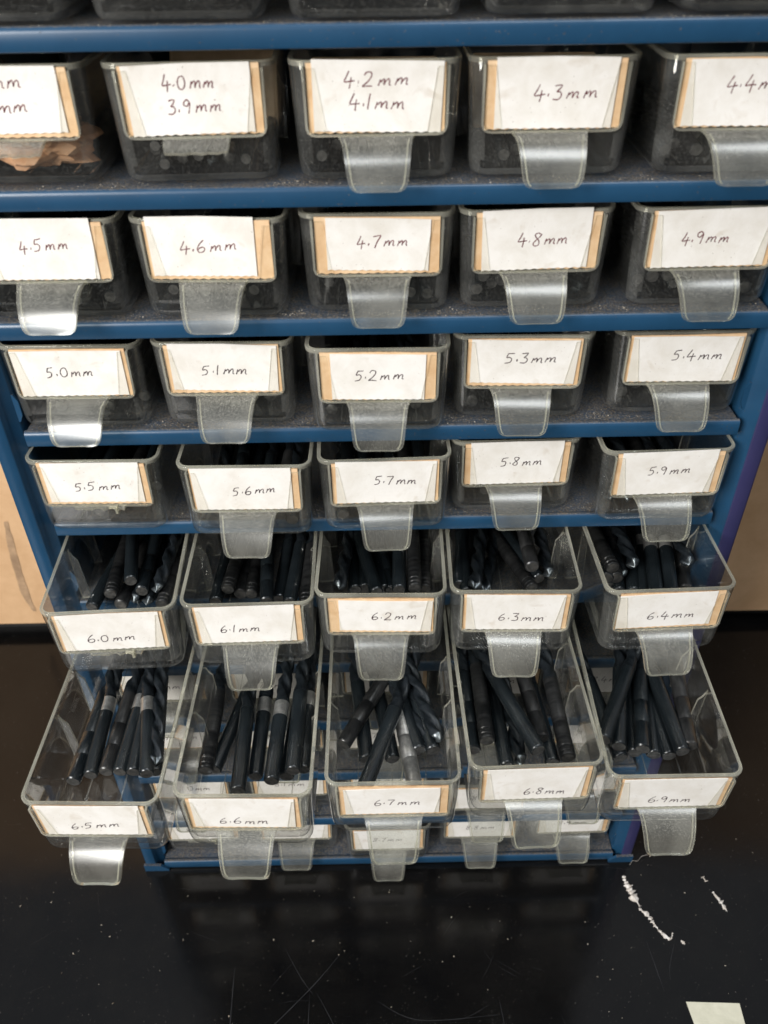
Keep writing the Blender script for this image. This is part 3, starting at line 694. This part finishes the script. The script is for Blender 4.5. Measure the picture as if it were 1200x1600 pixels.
# brown paper and packets in the upper drawers
def wad(key, cx, cy, cz, rx, ry, rz, seed):
    from mathutils import noise as mn
    bm = bmesh.new(); bmesh.ops.create_icosphere(bm, subdivisions=4, radius=1)
    for v in bm.verts:
        p = v.co.copy()
        k = 0.80 + 0.55 * abs(mn.noise(p * 1.7 + Vector((seed, 0, 0)))) + 0.30 * abs(mn.noise(p * 4.2 + Vector((0, seed, 0)))) + 0.08 * mn.noise(p * 9)
        v.co = Vector((cx + p.x * rx * k, cy + p.y * ry * k, max(2.0, cz + p.z * rz * k)))
    for v in bm.verts:
        v.co.x = max(-23, min(23, v.co.x)); v.co.y = max(2.6, v.co.y)
    o = link_mesh('crumpled_paper', bm, M_BROWN, smooth=True, angle=14); d = DRAWERS[key]
    o.location = d.location; o.rotation_euler = d.rotation_euler
    tag(o, 'crumpled brown paper in the drawer cut off at the upper left', 'paper')
wad('3.8', 2, 20, 9, 18, 15, 9, 3.3)
def packet(key, label, y0, lean, m=M_WALLET):
    bm = bmesh.new(); box(bm, -21.5, 21.5, 0, 1.6, 0, 30 if key == '4.0' else 27)
    rnd = random.Random(hash_key(key))
    for v in bm.verts: v.co.x += rnd.uniform(-.8, .8); v.co.z += rnd.uniform(-.8, .8)
    bmesh.ops.bevel(bm, geom=bm.edges[:], offset=0.4, segments=2, affect='EDGES')
    o = link_mesh('packet', bm, m); d = DRAWERS[key]
    o.matrix_world = Matrix.Translation(d.location) @ Matrix.Translation(Vector((0, y0, 2.6 if key == '4.0' else 10)) * K) @ Matrix.Rotation(math.radians(-lean), 4, 'X')
    tag(o, label, 'packet', 'tan packets in the upper drawers')
packet('4.0', 'tan cardboard packet leaning inside the 4.0 mm drawer', 60, 40)
packet('4.2', 'tan cardboard packet lying inside the 4.2 mm drawer', 19, 45)
packet('4.3', 'tan cardboard packet lying inside the 4.3 mm drawer', 22, 45)

# ---------------------------------------------------------------- bench debris
M_FLAKE = princ('plaster', (0.42, 0.36, 0.30), (0.80, 0.78, 0.75), 0.8, nscale=300, bump=0.6, bscale=900)[0]
M_GRIT = princ('dust_grit', (0.22, 0.18, 0.13), (0.60, 0.55, 0.47), 0.9, nscale=900)[0]
def lump_strip(name, pts, widths, label, seed):
    rnd = random.Random(seed); bm = bmesh.new(); pts = bez(pts, 7); n = len(pts); prev = None
    for i, (x, y) in enumerate(pts):
        t = i / (n - 1) * (len(widths) - 1); k = min(int(t), len(widths) - 2); wd = widths[k] * (1 - t + k) + widths[k + 1] * (t - k)
        a = Vector(pts[min(i + 1, n - 1)]) - Vector(pts[max(i - 1, 0)]); a.normalize()
        wd *= rnd.choice((.3, .6, .9, 1.1, 1.5)); off = rnd.uniform(-.35, .35) * wd
        ring_ = []
        for q in range(7):
            an = 2 * math.pi * q / 7; r = wd * rnd.uniform(.65, 1.15)
            u = r * math.cos(an) + off; v = max(-0.45, -0.4 + r * .55 * (math.sin(an) + .45))
            ring_.append(bm.verts.new((x - a.y * u + rnd.uniform(-.2, .2), y + a.x * u + rnd.uniform(-.2, .2), v)))
        if prev: bridge(bm, prev, ring_, 0)
        else: bm.faces.new(ring_)
        prev = ring_
    bm.faces.new(prev)
    o = link_mesh(name, bm, M_FLAKE, angle=20); tag(o, label, 'debris')
lump_strip('plaster_flake', [(146.3, -10.5), (146.5, -16), (148.3, -22.5), (151.5, -30)], [.5, 1.6, 1.9, 2.1, .8], 'thick white plaster crumb beside the foot of the cabinet', 3)
lump_strip('plaster_flake', [(150.8, -31), (155.5, -37.0), (157.5, -41.5), (160.5, -46.5), (164.5, -49.5), (166.5, -46)], [1.3, 1.2, .8, 1.1, .6, .35], 'long thin white plaster sliver on the bench', 4)
lump_strip('plaster_flake', [(195.3, -12.5), (196, -15.5)], [1.1, .8], 'small cream crumb to the right of the cabinet foot', 5)
lump_strip('plaster_flake', [(198.0, -22), (201, -28.5), (203, -34)], [.5, 1.3, .3], 'small white sliver on the bench far right', 6)
lump_strip('plaster_flake', [(170.3, -50.5), (172, -52.5)], [.7, .5], 'tiny white crumb at the end of the long sliver', 7)
bm = bmesh.new(); pts = bez([(151.5, -4.0), (154, -1.5), (157.5, -1.0), (160, 1), (164.5, 2.5)], 6); prev = None
for i, (x, y) in enumerate(pts):
    zz = 0.3 + 0.8 * math.sin(i * .4); q = [bm.verts.new((x, y + .16 * math.cos(a), zz + .16 * math.sin(a))) for a in (0, 2.1, 4.2)]
    if prev: bridge(bm, prev, q, 0)
    prev = q
tag(link_mesh('thread', bm, M_FLAKE), 'wisp of pale thread at the right foot of the cabinet', 'thread')
bm = bmesh.new()
v0 = [bm.verts.new((x, y, -.5)) for x, y in ((163.4, -83.6), (192.4, -85.1), (191.2, -112), (166, -110))]
v1 = [bm.verts.new((v.co.x, v.co.y, -.5 + h)) for v, h in zip(v0, (.5, .9, .4, .4))]
bm.faces.new(v0); bm.faces.new(v1)
for i in range(4): bm.faces.new((v0[i], v0[(i + 1) % 4], v1[(i + 1) % 4], v1[i]))
M_SCRAP = princ('cream_paper', (0.50, 0.49, 0.38), (0.66, 0.64, 0.52), 0.8, nscale=60, bump=0.2)[0]
tag(link_mesh('paper_scrap', bm, M_SCRAP, smooth=False), 'cream paper scrap on the bench at the lower right', 'paper')

def tet(bm, x, y, z, s, rnd):
    v = [bm.verts.new((x + rnd.uniform(-s, s), y + rnd.uniform(-s, s), z + rnd.uniform(-.1, .9) * s)) for _ in range(4)]
    for q in ((0, 1, 2), (0, 3, 1), (1, 3, 2), (2, 3, 0)): bm.faces.new([v[i] for i in q])
rg = random.Random(9); bm = bmesh.new()
for n in range(0, 10):
    z = (10 - n) * H + 5.8
    cl = [rg.uniform(-135, 135) for _ in range(6)] + [c + 28.5 for c in CX[:4]] * 2
    for i in range(800 if n < 5 else 120):
        if rg.random() < .55: x = rg.choice(cl) + rg.gauss(0, 6); y = 4.5 + abs(rg.gauss(0, 3))
        else: x = rg.uniform(-138, 138); y = rg.uniform(0.8, 9)
        if abs(x) < 138: tet(bm, x, y, z + (0.9 if y < 3 else 0), rg.choice((.12, .16, .2, .26, .36)), rg)
tag(link_mesh('shelf_grit', bm, M_GRIT, smooth=False), 'fine brown grit and swarf along the cabinet shelves', 'dust', kind='stuff')
bm = bmesh.new()
for i in range(260):
    x, y = rg.uniform(-250, 250), rg.uniform(-125, 20)
    tet(bm, x, y, -.5, rg.choice((.15, .2, .25, .3, .5, .7)), rg)
tag(link_mesh('bench_crumbs', bm, M_GRIT, smooth=False), 'scattered pale crumbs and dust specks on the black bench', 'dust', kind='stuff')
